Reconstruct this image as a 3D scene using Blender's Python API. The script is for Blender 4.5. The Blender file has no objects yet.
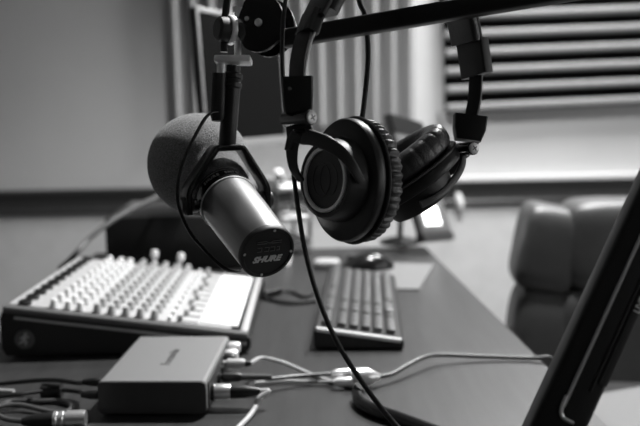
import bpy, bmesh, math, random
from mathutils import Vector, Matrix
random.seed(7)
V = Vector
PI = math.pi
sc = bpy.context.scene
COL = sc.collection

# ------------------------------------------------------------------ camera
FPX, CW, CH = 780.0, 640.0, 426.0
CAM = V((0, 0, 1.126))
PITCH, ROLL = math.atan(108 / FPX), math.radians(0.9)
F = V((0, math.cos(PITCH), -math.sin(PITCH)))
R0 = V((1, 0, 0)); U0 = R0.cross(F)
R = R0 * math.cos(ROLL) - U0 * math.sin(ROLL)
U = U0 * math.cos(ROLL) + R0 * math.sin(ROLL)
B = -F
cam = bpy.data.cameras.new('camera'); camo = bpy.data.objects.new('camera', cam); COL.objects.link(camo)
M = Matrix((R, U, B)).transposed().to_4x4(); M.translation = CAM
camo.matrix_world = M
cam.sensor_width = 36; cam.lens = 36 * FPX / CW; cam.clip_start = 0.02; cam.clip_end = 60
cam.dof.use_dof = True; cam.dof.focus_distance = 0.76; cam.dof.aperture_fstop = 4.2
sc.camera = camo

def ray(px, py):
    return F + R * ((px - CW / 2) / FPX) + U * ((CH / 2 - py) / FPX)
def at(px, py, d):          # the place seen at a pixel, d metres into the room
    return CAM + ray(px, py) * d
def onz(px, py, z):         # the place seen at a pixel on a level surface
    r = ray(px, py); return CAM + r * ((z - CAM.z) / r.z)
def ony(px, py, y):
    r = ray(px, py); return CAM + r * (y / r.y)
def cv(a, b, c):            # camera-aligned direction -> world
    return R * a + U * b + B * c

# ------------------------------------------------------------------ materials
def mat(name, g, rough=0.5, metal=0.0, spec=0.5, noise=0.0, nscale=30, bump=0.0, bscale=200, coat=0.0, sheen=0.0, stretch=None):
    m = bpy.data.materials.new(name); m.use_nodes = True
    nt = m.node_tree; p = nt.nodes['Principled BSDF']
    c = (g, g, g, 1) if not isinstance(g, tuple) else (*g, 1)
    p.inputs['Base Color'].default_value = c
    p.inputs['Roughness'].default_value = rough
    p.inputs['Metallic'].default_value = metal
    p.inputs['Specular IOR Level'].default_value = spec
    p.inputs['Coat Weight'].default_value = coat
    if sheen:
        p.inputs['Sheen Weight'].default_value = sheen
        p.inputs['Sheen Roughness'].default_value = 0.4
    tc = nt.nodes.new('ShaderNodeTexCoord')
    mp = nt.nodes.new('ShaderNodeMapping')
    nt.links.new(tc.outputs['Object'], mp.inputs['Vector'])
    if stretch: mp.inputs['Scale'].default_value = stretch
    n = nt.nodes.new('ShaderNodeTexNoise'); n.inputs['Scale'].default_value = nscale; n.inputs['Detail'].default_value = 5
    nt.links.new(mp.outputs['Vector'], n.inputs['Vector'])
    mr = nt.nodes.new('ShaderNodeMapRange')
    mr.inputs['From Min'].default_value = 0.3; mr.inputs['From Max'].default_value = 0.7
    mr.inputs['To Min'].default_value = max(0, 1 - noise); mr.inputs['To Max'].default_value = 1 + noise
    nt.links.new(n.outputs['Fac'], mr.inputs['Value'])
    mx = nt.nodes.new('ShaderNodeMix'); mx.data_type = 'RGBA'; mx.blend_type = 'MULTIPLY'
    mx.inputs['Factor'].default_value = 1.0
    mx.inputs['A'].default_value = c
    nt.links.new(mr.outputs['Result'], mx.inputs['B'])
    nt.links.new(mx.outputs['Result'], p.inputs['Base Color'])
    if bump:
        n2 = nt.nodes.new('ShaderNodeTexNoise'); n2.inputs['Scale'].default_value = bscale; n2.inputs['Detail'].default_value = 3
        nt.links.new(mp.outputs['Vector'], n2.inputs['Vector'])
        b = nt.nodes.new('ShaderNodeBump'); b.inputs['Strength'].default_value = bump; b.inputs['Distance'].default_value = 0.002
        nt.links.new(n2.outputs['Fac'], b.inputs['Height']); nt.links.new(b.outputs['Normal'], p.inputs['Normal'])
    return m
def emit(name, g, s):
    m = bpy.data.materials.new(name); m.use_nodes = True
    p = m.node_tree.nodes['Principled BSDF']
    p.inputs['Base Color'].default_value = (g, g, g, 1)
    p.inputs['Emission Color'].default_value = (1, 1, 1, 1); p.inputs['Emission Strength'].default_value = s
    return m

m_wall   = mat('painted_wall', 0.50, 0.9, noise=0.03, nscale=3, bump=0.15, bscale=150, spec=0.2)
m_lower  = mat('papered_wall', 0.52, 0.85, noise=0.05, nscale=14, bump=0.3, bscale=60, spec=0.2)
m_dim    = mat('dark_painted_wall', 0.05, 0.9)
m_ceil   = mat('ceiling_paint', 0.5, 0.9)
m_carpet = mat('carpet', 0.14, 0.95, noise=0.25, nscale=120, bump=0.6, bscale=300)
m_rail   = mat('dark_wood_rail', 0.03, 0.45, noise=0.2, nscale=20, stretch=(1, 12, 12))
m_ledge  = mat('pale_moulding', 0.6, 0.6)
m_foamp  = mat('acoustic_foam', 0.36, 0.95, noise=0.06, nscale=80, spec=0.1)
m_foamd  = mat('pale_slat_paint', 0.25, 0.95, noise=0.06, nscale=80, spec=0.1)
m_gap_shade   = mat('black_gap_shade', 0.012, 0.95, spec=0.05)
m_desk   = mat('desk_veneer', 0.030, 0.42, noise=0.22, nscale=6, stretch=(14, 1.2, 1), spec=0.5, bump=0.05, bscale=60)
m_edge   = mat('desk_edge', 0.03, 0.5)
m_black  = mat('black_plastic', 0.012, 0.38, spec=0.4)
m_gloss  = mat('gloss_black_plastic', 0.008, 0.2, spec=0.5)
m_soft   = mat('satin_black_plastic', 0.014, 0.5, spec=0.5, bump=0.05, bscale=900)
m_yoke   = mat('grey_black_plastic', 0.03, 0.42, spec=0.5)
m_leath  = mat('black_leatherette', 0.02, 0.34, spec=0.6, bump=0.25, bscale=600)
m_chair  = mat('chair_leather', 0.062, 0.45, spec=0.55, bump=0.25, bscale=260, noise=0.1, nscale=25)
m_chrome = mat('chrome', 0.85, 0.28, metal=0.85)
m_screw  = mat('screw_face', 0.7, 0.35, metal=0.35)
m_steel  = mat('brushed_steel', 0.82, 0.35, metal=0.3, noise=0.1, nscale=60)
m_mic    = mat('satin_dark_metal', 0.20, 0.34, metal=0.7, spec=0.6, bump=0.04, bscale=1500)
m_foam   = mat('windscreen_foam', 0.22, 1.0, noise=0.55, nscale=700, bump=1.0, bscale=900, spec=0.1, sheen=0.3)
m_white  = mat('white_print', 0.85, 0.5)
m_grey   = mat('grey_print', 0.5, 0.5)
m_ring   = mat('grey_ring_paint', 0.8, 0.4)
m_print  = mat('pale_print', 0.55, 0.5)
m_dkgrey = mat('faint_print', 0.16, 0.35)
m_plate  = mat('console_panel_paint', 0.42, 0.45, noise=0.08, nscale=90)
m_white_and_glare = mat('white_plastic_and_glare', 0.85, 0.4)  # white for real buttons and for the console's painted glare
m_lip    = mat('console_grey_lip', 0.10, 0.4)
m_knobw  = mat('pale_knob_plastic', 0.75, 0.3)
m_knobg  = mat('grey_knob_plastic', 0.42, 0.4)
m_alu    = mat('grey_anodised_shell', 0.19, 0.5, metal=0.1, bump=0.05, bscale=700)
m_alud   = mat('charcoal_end_panel', 0.035, 0.5)
m_edge2  = mat('dark_grey_print', 0.09, 0.5)
m_rubber = mat('black_rubber', 0.015, 0.6)
m_cableg = mat('pale_grey_cable', 0.42, 0.4)
m_cablel = mat('mid_grey_cable', 0.075, 0.4)
m_screen = mat('dark_screen_glass', 0.005, 0.3, spec=0.04)
m_screen2= mat('hazy_screen_glass', 0.16, 0.3, spec=0.5)
m_silver = mat('silver_bezel', 0.6, 0.35, metal=0.8)
m_paper  = mat('white_paper', 0.8, 0.7, noise=0.05, nscale=8)
m_padm   = mat('mouse_pad_cloth', 0.16, 0.7, bump=0.2, bscale=800)
m_key    = mat('keycap_plastic', 0.11, 0.32, spec=0.7)
m_kbody  = mat('keyboard_body', 0.008, 0.55)
m_lamp   = emit('lamp_diffuser', 0.9, 3.0)
m_reflect    = emit('glowing_reflection', 0.9, 2.2)
m_conc   = mat('lamp_frame', 0.6, 0.5)

# ------------------------------------------------------------------ mesh helpers
def new(): return bmesh.new()
def obj(name, bm, m, parent=None, smooth=True, angle=35, kind=None, bevel=0):
    bm.normal_update()
    bmesh.ops.recalc_face_normals(bm, faces=bm.faces)
    for f in bm.faces: f.smooth = smooth
    a = math.radians(angle)
    for e in bm.edges:
        if len(e.link_faces) == 2 and e.calc_face_angle(0) > a: e.smooth = False
    if parent is not None:
        off = parent['_o'] if '_o' in parent else None
        L = ROOT[parent.name]
        bm.transform(Matrix.Translation(-L))
    me = bpy.data.meshes.new(name); bm.to_mesh(me); bm.free()
    me.materials.append(m)
    o = bpy.data.objects.new(name, me); COL.objects.link(o)
    if parent is not None:
        o.parent = parent; ROOT[o.name] = ROOT[parent.name]
    else:
        # origin to the base centre
        xs = [v.co for v in me.vertices]
        c = V(((min(v.x for v in xs) + max(v.x for v in xs)) / 2, (min(v.y for v in xs) + max(v.y for v in xs)) / 2, min(v.z for v in xs)))
        me.transform(Matrix.Translation(-c)); o.location = c; ROOT[o.name] = c.copy()
    if kind: o['kind'] = kind
    return o
ROOT = {}
def thing(name, label, cat, loc, group=None):
    o = bpy.data.objects.new(name, None); COL.objects.link(o)
    o.location = loc; o.empty_display_size = 0.05
    o['label'] = label; o['category'] = cat
    if group: o['group'] = group
    ROOT[o.name] = V(loc); return o
def tag(o, label, cat, group=None):
    o['label'] = label; o['category'] = cat
    if group: o['group'] = group
    return o
def struct(name, bm, m, **k):
    return obj(name, bm, m, None, kind='structure', **k)

def frame(x, y, z, o):
    m = Matrix((x, y, z)).transposed().to_4x4(); m.translation = o; return m
def ortho(z, xh, o):        # frame with given z axis and x hint
    z = V(z).normalized(); x = V(xh); x = (x - z * x.dot(z)).normalized(); return frame(x, z.cross(x), z, V(o))
def rbox(bm, sx, sy, sz, M=None, bev=0.0, seg=2, base=False):
    r = bmesh.ops.create_cube(bm, size=1.0); vs = r['verts']
    bmesh.ops.scale(bm, vec=(sx, sy, sz), verts=vs)
    if base: bmesh.ops.translate(bm, vec=(0, 0, sz / 2), verts=vs)
    if bev:
        es = list({e for v in vs for e in v.link_edges})
        g = bmesh.ops.bevel(bm, geom=es, offset=bev, segments=seg, affect='EDGES', profile=0.5)
        vs = list({v for f in g['faces'] for v in f.verts} | {v for v in vs if v.is_valid})
        vs = [v for v in vs if v.is_valid]
        fs = {f for v in vs for f in v.link_faces}; vs = list({v for f in fs for v in f.verts})
    if M is not None: bmesh.ops.transform(bm, matrix=M, verts=vs)
    return vs
def lathe(bm, prof, M, seg=64, sx=1.0, sy=1.0, mod=None, closed=False):
    rings = []
    for k, (r, z) in enumerate(prof):
        if r < 1e-6:
            rings.append([bm.verts.new(M @ V((0, 0, z)))]); continue
        ring = []
        for i in range(seg):
            a = 2 * PI * i / seg
            rr, zz = (r, z) if mod is None else mod(k, a, r, z)
            ring.append(bm.verts.new(M @ V((rr * math.cos(a) * sx, rr * math.sin(a) * sy, zz))))
        rings.append(ring)
    n = len(rings)
    for k in range(n if closed else n - 1):
        a, b = rings[k], rings[(k + 1) % n]
        for i in range(seg):
            j = (i + 1) % seg
            if len(a) == 1 and len(b) == 1: continue
            if len(a) == 1: bm.faces.new((a[0], b[i], b[j]))
            elif len(b) == 1: bm.faces.new((a[i], a[j], b[0]))
            else: bm.faces.new((a[i], a[j], b[j], b[i]))
    if not closed:
        for rg in (rings[0], rings[-1]):
            if len(rg) > 1: bm.faces.new(rg)
def spline(pts, n=10):
    P = [V(p) for p in pts]
    if len(P) == 2: return [P[0].lerp(P[1], i / n) for i in range(n + 1)]
    Q = [P[0] * 2 - P[1]] + P + [P[-1] * 2 - P[-2]]
    out = []
    for i in range(1, len(Q) - 2):
        p0, p1, p2, p3 = Q[i - 1:i + 3]
        for k in range(n):
            t = k / n
            out.append(0.5 * ((2 * p1) + (p2 - p0) * t + (2 * p0 - 5 * p1 + 4 * p2 - p3) * t * t + (3 * p1 - p0 - 3 * p2 + p3) * t ** 3))
    out.append(P[-1]); return out
def circ(r, n=10, e=1.0): return [(r * math.cos(2 * PI * i / n), r * e * math.sin(2 * PI * i / n)) for i in range(n)]
def rrect(w, h, r=None, n=3):
    r = min(w, h) * 0.3 if r is None else r
    out = []
    for cx, cy, a0 in ((w / 2 - r, h / 2 - r, 0), (-w / 2 + r, h / 2 - r, 90), (-w / 2 + r, -h / 2 + r, 180), (w / 2 - r, -h / 2 + r, 270)):
        for k in range(n + 1):
            a = math.radians(a0 + 90 * k / n); out.append((cx + r * math.cos(a), cy + r * math.sin(a)))
    return out
def sweep(bm, path, prof, hint=None, scale=None):
    n = len(path); rings = []; u = None
    for i, p in enumerate(path):
        t = (path[min(i + 1, n - 1)] - path[max(i - 1, 0)]).normalized()
        if hint is not None:
            h = hint(i / (n - 1)) if callable(hint) else V(hint); u = h - t * h.dot(t)
        elif u is None:
            h = V((0, 0, 1)) if abs(t.z) < 0.9 else V((1, 0, 0)); u = h - t * h.dot(t)
        else: u = u - t * u.dot(t)
        u.normalize(); w = t.cross(u)
        s = 1.0 if scale is None else scale(i / (n - 1))
        sx, sy = s if isinstance(s, tuple) else (s, s)
        rings.append([bm.verts.new(p + u * a * sx + w * b * sy) for a, b in prof])
    m = len(prof)
    for a, b in zip(rings, rings[1:]):
        for i in range(m):
            j = (i + 1) % m; bm.faces.new((a[i], a[j], b[j], b[i]))
    bm.faces.new(rings[0][::-1]); bm.faces.new(rings[-1])
def tube(bm, pts, r, n=12, k=10, **kw): sweep(bm, spline(pts, k), circ(r, n), **kw)
def prism(bm, poly, d, M):  # polygon in the local xy plane, thickness d along z
    a = [bm.verts.new(M @ V((x, y, 0))) for x, y in poly]; b = [bm.verts.new(M @ V((x, y, d))) for x, y in poly]
    bm.faces.new(a[::-1]); bm.faces.new(b)
    for i in range(len(poly)):
        j = (i + 1) % len(poly); bm.faces.new((a[i], a[j], b[j], b[i]))
def quadbox(bm, q, d):      # thick panel from four corners, thickness vector d
    a = [bm.verts.new(V(p)) for p in q]; b = [bm.verts.new(V(p) + d) for p in q]
    bm.faces.new(a); bm.faces.new(b[::-1])
    for i in range(4):
        j = (i + 1) % 4; bm.faces.new((a[j], a[i], b[i], b[j]))
def text(bm, s, size, M, ext=0.0003, shear=0.0, bold=0.0, align='CENTER', xs=1.0):
    c = bpy.data.curves.new('t', 'FONT'); c.body = s; c.size = size; c.extrude = ext; c.shear = shear; c.offset = bold
    c.align_x = align; c.align_y = 'CENTER'; c.resolution_u = 3
    o = bpy.data.objects.new('t', c); COL.objects.link(o)
    bpy.context.view_layer.update()
    dg = bpy.context.evaluated_depsgraph_get()
    me = bpy.data.meshes.new_from_object(o.evaluated_get(dg))
    me.transform(M @ Matrix.Scale(xs, 4, V((1, 0, 0))))
    bm.from_mesh(me); bpy.data.meshes.remove(me); bpy.data.objects.remove(o); bpy.data.curves.remove(c)
def puff(bm, sx, sy, sz, M, e=0.35, n=24):  # superellipsoid cushion
    def sg(v, p): return math.copysign(abs(v) ** p, v)
    rings = []
    for i in range(n + 1):
        la = -PI / 2 + PI * i / n; ring = []
        for j in range(2 * n):
            lo = 2 * PI * j / (2 * n)
            x = sg(math.cos(la), e) * sg(math.cos(lo), e); y = sg(math.cos(la), e) * sg(math.sin(lo), e); z = sg(math.sin(la), e)
            ring.append(V((x * sx / 2, y * sy / 2, z * sz / 2)))
        rings.append([bm.verts.new(M @ ring[0])] if i in (0, n) else [bm.verts.new(M @ p) for p in ring])
    for a, b in zip(rings, rings[1:]):
        for i in range(2 * n):
            j = (i + 1) % (2 * n)
            if len(a) == 1: bm.faces.new((a[0], b[j], b[i]))
            elif len(b) == 1: bm.faces.new((a[i], a[j], b[0]))
            else: bm.faces.new((a[i], a[j], b[j], b[i]))
def T(*p): return Matrix.Translation(V(p))
def copy_part(o, parent, M):        # a copy of a part under the same thing
    c = o.copy(); COL.objects.link(c); c.parent = parent; c.matrix_local = M; ROOT[c.name] = ROOT[parent.name]; return c

DZ = 0.75       # desk surface
# ------------------------------------------------------------------ room
WY, WYAW = 3.5, math.radians(3.0)
WM = T(0, WY, 0) @ Matrix.Rotation(WYAW, 4, 'Z')
WN = (WM.to_3x3() @ V((0, -1, 0)))
def onwall(px, py, off=0.0):        # the place on the back wall (or off metres before it) seen at a pixel
    p0 = WM.translation + WN * off; r = ray(px, py)
    return CAM + r * ((p0 - CAM).dot(WN) / r.dot(WN))
def wl(p): return WM.inverted() @ p
XL, XR, YF, ZC = -2.6, 2.8, -1.8, 2.7
zt_l = wl(onwall(100, 188)).z; RZ0, RZ1 = 0.655, 0.775
RZ1 = wl(onwall(320, 184)).z; RZ0 = wl(onwall(320, 209)).z
bm = new(); rbox(bm, 7.2, 0.1, ZC - RZ1 + 0.05, WM @ T(0, 0.05, (ZC + RZ1) / 2)); struct('wall_back', bm, m_wall)
bm = new(); rbox(bm, 7.2, 0.1, RZ1, WM @ T(0, 0.052, RZ1 / 2)); struct('wall_lower', bm, m_lower)
bm = new(); rbox(bm, 0.1, 8, ZC, T(XL - 0.05, 1.2, ZC / 2)); struct('wall_left', bm, m_wall)
bm = new(); rbox(bm, 0.1, 8, ZC, T(XR + 0.05, 1.2, ZC / 2)); struct('wall_right', bm, m_wall)
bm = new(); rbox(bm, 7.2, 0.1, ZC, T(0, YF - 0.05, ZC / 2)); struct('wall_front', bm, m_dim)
bm = new(); rbox(bm, 7.4, 8, 0.1, T(0, 1.2, -0.05)); struct('floor', bm, m_carpet)
bm = new(); rbox(bm, 7.4, 8, 0.1, T(0, 1.2, ZC + 0.05)); struct('ceiling', bm, m_ceil)
# chair rail: a stepped dark moulding along the back wall
bm = new()
h = RZ1 - RZ0
prof = [(0, 0), (-0.018, 0), (-0.022, h * .18), (-0.014, h * .28), (-0.014, h * .62), (-0.028, h * .74), (-0.036, h * .86), (-0.036, h), (0, h)]
pm = WM @ T(-3.0, 0, RZ0) @ Matrix(((0, 0, 1, 0), (1, 0, 0, 0), (0, 1, 0, 0), (0, 0, 0, 1)))
prism(bm, prof, 6.2, pm); struct('trim_1', bm, m_rail, angle=20)
# pale ledge that tops the rail under the horizontal panel
bm = new()
xa = wl(onwall(440, 176)).x
rbox(bm, 2.3, 0.05, 0.022, WM @ T(xa + 1.15, -0.024, RZ1 + 0.012), 0.004); struct('trim_2', bm, m_ledge)

def foam_panel(name, x0, x1, z0, z1, vertical, m, label, pitch=0.079, depth=0.085, tilt=0.0):
    bm = new(); base = 0.02
    L = (x1 - x0) if vertical else (z1 - z0); W = (z1 - z0) if vertical else (x1 - x0)
    n = max(1, round(L / pitch)); p = L / n; poly = [(0, 0), (0, base)]
    for i in range(n):
        for k in range(0, 9):
            t = k / 8; hh = 0.5 - 0.5 * math.cos(2 * PI * t); hh = hh ** 1.15
            if i and k == 0: continue
            poly.append((p * (i + t), base + depth * hh))
    poly += [(L, 0)]
    if vertical: A = Matrix(((1, 0, 0, 0), (0, -1, 0, 0), (0, 0, 1, 0), (0, 0, 0, 1))); A = T(x0, 0, z0) @ A
    else:
        A = T(x0, 0, z0) @ Matrix.Rotation(-tilt, 4, 'Y') @ Matrix(((0, 0, 1, 0), (0, -1, 0, 0), (1, 0, 0, 0), (0, 0, 0, 1)))
    prism(bm, poly, W, WM @ A)
    o = obj(name, bm, m, None, angle=50); tag(o, label, 'acoustic panel'); return o
vx0, vx1 = wl(onwall(168, 60, .05)).x, wl(onwall(417, 60, .05)).x
vz0 = wl(onwall(390, 124, .04)).z
foam_panel('acoustic_panel', vx0, vx1, vz0, 2.25, True, m_foamp, 'grey acoustic foam panel with upright ridges behind the microphone')
hx0 = wl(onwall(447, 60, .05)).x; hz0 = wl(onwall(447, 113, .04)).z
sp = thing('slatted_panel', 'wall panel of pale level slats over backing blackened as shade, above the leather chair', 'wall panel', WM @ V((hx0 + .75, -.03, hz0)))
SPM = WM @ T(hx0, 0, hz0) @ Matrix.Rotation(-math.radians(1.6), 4, 'Y')
bm = new(); rbox(bm, 1.5, .012, .079 * 10, SPM @ T(.75, -.007, .079 * 5)); obj('shade_backing', bm, m_gap_shade, sp)  # black backing stands in for the shade between ridges
first = None
for k in range(10):
    if first is None:
        bm = new(); a = [SPM @ V((x, -.048, .022)) for x in (.0, .5, 1.0, 1.5)]
        sweep(bm, a, rrect(.033, .068, .014, 5), hint=SPM.to_3x3() @ V((0, 0, 1))); first = obj('slat', bm, m_foamd, sp)
    else: copy_part(first, sp, Matrix.Translation(SPM.to_3x3() @ V((0, 0, .079 * k))))
# ------------------------------------------------------------------ ceiling lights (above the frame)
def ceil_light(x, y, sx, sy, power, label):
    t = thing('ceiling_light', label, 'ceiling light', V((x, y, ZC - 0.05)), 'flat ceiling lights')
    bm = new()
    for s in (-1, 1):
        rbox(bm, sx + .06, .03, .05, T(x, y + s * (sy / 2 + .015), ZC - .025)); rbox(bm, .03, sy, .05, T(x + s * (sx / 2 + .015), y, ZC - .025))
    obj('frame', bm, m_conc, t)
    bm = new(); rbox(bm, sx, sy, .01, T(x, y, ZC - .02)); obj('diffuser', bm, m_lamp, t)
    l = bpy.data.lights.new('ceiling_lamp', 'AREA'); l.shape = 'RECTANGLE'; l.size = sx; l.size_y = sy; l.energy = power
    lo = bpy.data.objects.new('ceiling_lamp', l); COL.objects.link(lo); lo.location = (x, y, ZC - .03)
ceil_light(1.1, 2.85, .6, .6, 48, 'square ceiling light nearest the back wall, right of the desk')
def downlight(x, y, power, half, label):
    t = thing('downlight', label, 'ceiling light', V((x, y, ZC - 0.05)), 'round recessed downlights')
    bm = new(); lathe(bm, [(.075, 0), (.10, -.004), (.10, -.008), (.09, -.012), (.075, -.008)], T(x, y, ZC), 32, closed=True); obj('rim', bm, m_conc, t)
    bm = new(); lathe(bm, [(0, -.003), (.074, -.003), (.074, -.001), (0, -.001)], T(x, y, ZC), 32); obj('diffuser', bm, m_lamp, t)
    l = bpy.data.lights.new('downlight_lamp', 'SPOT'); l.energy = power; l.spot_size = math.radians(2 * half); l.spot_blend = 0.75; l.shadow_soft_size = .08
    lo = bpy.data.objects.new('downlight_lamp', l); COL.objects.link(lo); lo.location = (x, y, ZC - .09)
downlight(0.5, 1.65, 205, 68, 'round downlight over the far end of the desk')

# ------------------------------------------------------------------ unseen glowing windows added to the right wall for side light and reflections
m_added_glow = emit('added_window_glow', 0.8, 2.2)
for n_w, (ya_, yb_) in enumerate(((-1.5, -.45), (.15, 1.2)), 1):
    zc_, hz_ = 1.40, .95
    bm = new()
    for yy, zz, sy_, sz_ in (((ya_ + yb_) / 2, zc_ + hz_ / 2, yb_ - ya_ + .1, .06), ((ya_ + yb_) / 2, zc_ - hz_ / 2, yb_ - ya_ + .1, .06), (ya_, zc_, .06, hz_), (yb_, zc_, .06, hz_), ((ya_ + yb_) / 2, zc_, .03, hz_)):
        rbox(bm, .05, sy_, sz_, T(XR - .026, yy, zz), .004)
    wf = struct('added_window_%d' % n_w, bm, m_conc)
    bm = new(); rbox(bm, .008, yb_ - ya_ - .02, hz_ - .02, T(XR - .012, (ya_ + yb_) / 2, zc_)); obj('glow_pane', bm, m_added_glow, wf)
# ------------------------------------------------------------------ desk
d_bl, d_br = onz(58, 262, DZ), onz(426, 246, DZ)
rr = onz(550, 367, DZ)
desk = thing('desk', 'dark wood veneer desk carrying the mixer, keyboard and microphone arm', 'desk', V((-0.1, 1.3, 0)))
ax = (d_br - rr).normalized()           # depth direction of the right edge
q_br = d_br; q_fr = rr - ax * 0.78
q_bl = V((-0.595, q_br.y - .02, DZ)); q_fl = V((-0.50, q_fr.y - .05, DZ))
bm = new(); quadbox(bm, [q_fl, q_fr, q_br, q_bl], V((0, 0, -.035)))
es = [e for e in bm.edges]; bmesh.ops.bevel(bm, geom=es, offset=.004, segments=2, affect='EDGES')
obj('desktop', bm, m_desk, desk)
for q, dx in ((q_bl, .06), (q_fl, .06), (q_br, -.06), (q_fr, -.06)):
    dy = .06 if q.y < 1 else -.06
    bm = new(); rbox(bm, .06, .06, DZ - .035, T(q.x + dx, q.y + dy, (DZ - .035) / 2), .005); obj('leg', bm, m_edge, desk)
bm = new(); quadbox(bm, [q_bl + V((.1, -.08, -.036)), q_br + V((-.1, -.08, -.036)), q_br + V((-.1, -.08, -.33)), q_bl + V((.1, -.08, -.33))], V((0, -.018, 0)))
obj('modesty_panel', bm, m_edge, desk)

# ------------------------------------------------------------------ mixing console
A_, B_ = onz(5, 358, DZ), onz(249, 353, DZ)
mx_ = (B_ - A_).normalized(); my_ = V((0, 0, 1)).cross(mx_)
W_, D_ = (B_ - A_).length, 0.395
HL, HR = 0.086, 0.035
MM = frame(mx_, my_, V((0, 0, 1)), A_)
console = thing('mixing_console', 'wedge-shaped mixing console with rows of pale knobs and black side', 'mixing console', MM @ V((W_ / 2, D_ / 2, 0)))
def wedge(x0, x1, y0, y1, top, bot=0.004, rnd=True):
    def hz(x): return HL + (HR - HL) * x / W_
    return [(x0 + .006, bot), (x1 - .004, bot), (x1, bot + .006), (x1, hz(x1) + top - .004), (x1 - .004, hz(x1) + top), (x0 + .014, hz(x0 + .014) + top), (x0 + .004, hz(x0) + top - .006), (x0, hz(x0) + top - .016), (x0, bot + .012)]
XZ = Matrix(((1, 0, 0, 0), (0, 0, 1, 0), (0, 1, 0, 0), (0, 0, 0, 1)))
bm = new(); prism(bm, wedge(0, W_, 0, D_, -.006), D_ - .02, MM @ T(0, .01, 0) @ XZ); obj('chassis', bm, m_black, console)
def cheek(y):
    bm = new(); prism(bm, wedge(-.003, W_ + .003, 0, 0, -.008), .012, MM @ T(0, y, 0) @ XZ)
    return obj('side_cheek', bm, m_soft, console)
ck = cheek(-.002); cheek(D_ - .01)
# protruding rounded lip along the near cheek
sl = math.atan2(HR - HL, W_)
def toppt(x, y, z=0): return MM @ V((x, y, HL + (HR - HL) * x / W_ + z))
TN = (MM.to_3x3() @ V((-math.sin(sl), 0, math.cos(sl)))); TX = MM.to_3x3() @ V((math.cos(sl), 0, math.sin(sl)))
def topM(x, y, z=0): return frame(TX, my_, TN, toppt(x, y, z))
bm = new(); sweep(bm, [toppt(.004, .002, -.008), toppt(W_ * .5, .002, -.008), toppt(W_ - .002, .002, -.008)], rrect(.011, .016, .004), hint=TN); obj('edge_lip', bm, m_lip, ck)
bm = new(); sweep(bm, [toppt(.02, -.003, -.0195), toppt(W_ * .5, -.003, -.0195), toppt(W_ - .004, -.003, -.0195)], rrect(.0035, .007, .001), hint=TN); obj('edge_strip', bm, m_cableg, ck)
# round badge with a running figure on the near cheek
bc = MM @ V((.033, -.003, .030)); BM_ = frame(mx_, V((0, 0, 1)), -my_, bc)
bm = new(); lathe(bm, [(0, .0015), (.0125, .0015), (.0128, .003), (.0142, .003), (.0148, 0), (0, 0)], BM_, 40); bd = obj('badge', bm, m_lip, ck)
bm = new(); RM = BM_ @ T(0, 0, .0018)
lathe(bm, [(0, .001), (.0022, .0008), (.0024, 0), (0, 0)], RM @ T(.0022, .0078, 0), 16)
for pts, w in ((((.001, .005), (-.001, -.001)), .0042), (((.001, .0045), (.005, .003), (.0075, .005)), .002), (((0, .0045), (-.004, .003), (-.0065, .0005)), .002),
               (((-.0005, -.001), (.003, -.004), (.001, -.0085)), .0026), (((-.001, -.001), (-.004, -.0045), (-.008, -.005)), .0026)):
    sweep(bm, spline([RM @ V((x, y, .0005)) for x, y in pts], 4), rrect(w, .001, .0004), hint=BM_.to_3x3() @ V((0, 0, 1)).cross(V((1, 1, 0))) if False else (my_.cross((RM @ V((*pts[-1], 0))) - (RM @ V((*pts[0], 0))))))
obj('emblem', bm, m_grey, bd)
bm = new(); rbox(bm, W_ - .03, D_ - .03, .003, topM(W_ * .47, D_ / 2, -.005), .001); tp = obj('top_panel', bm, m_plate, console)
bm = new(); rbox(bm, .06, D_ - .05, .003, topM(W_ - .048, D_ / 2, -.0025), .001); obj('glare_panel', bm, m_white_and_glare, console)['label'] = 'strip at the fader end whitened for the light it reflects'  # specular glare put into the colour as white
bm = new(); rbox(bm, .012, D_ - .01, .012, topM(W_ - .008, D_ / 2, -.008), .004); obj('front_rail', bm, m_cableg, console)
ND = 11
def knob_bm(r, h, M):
    bm = new(); lathe(bm, [(0, h), (r * .72, h), (r * .85, h * .92), (r, h * .25), (r * 1.15, h * .05), (r * 1.15, 0), (0, 0)], M, 14); return bm
o0 = ROOT[console.name]
def base_knob(name, r, h, m, x, y): return obj(name, knob_bm(r, h, topM(x, y, -.0035)), m, console)
rows_y = [.022 + k * (D_ - .05) / (ND - 1) for k in range(ND)]
def grid(name, xs, r, h, m):
    first = None
    for x in xs:
        for y in rows_y:
            if first is None: first = base_knob(name, r, h, m, x, y); p0 = toppt(x, y)
            else: copy_part(first, console, Matrix.Translation(toppt(x, y) - p0))
grid('knob', (.072, .094, .112), .0062, .013, m_knobw)
grid('equaliser_knob', (.138, .160, .182, .204, .226), .0064, .014, m_knobg)
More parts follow.
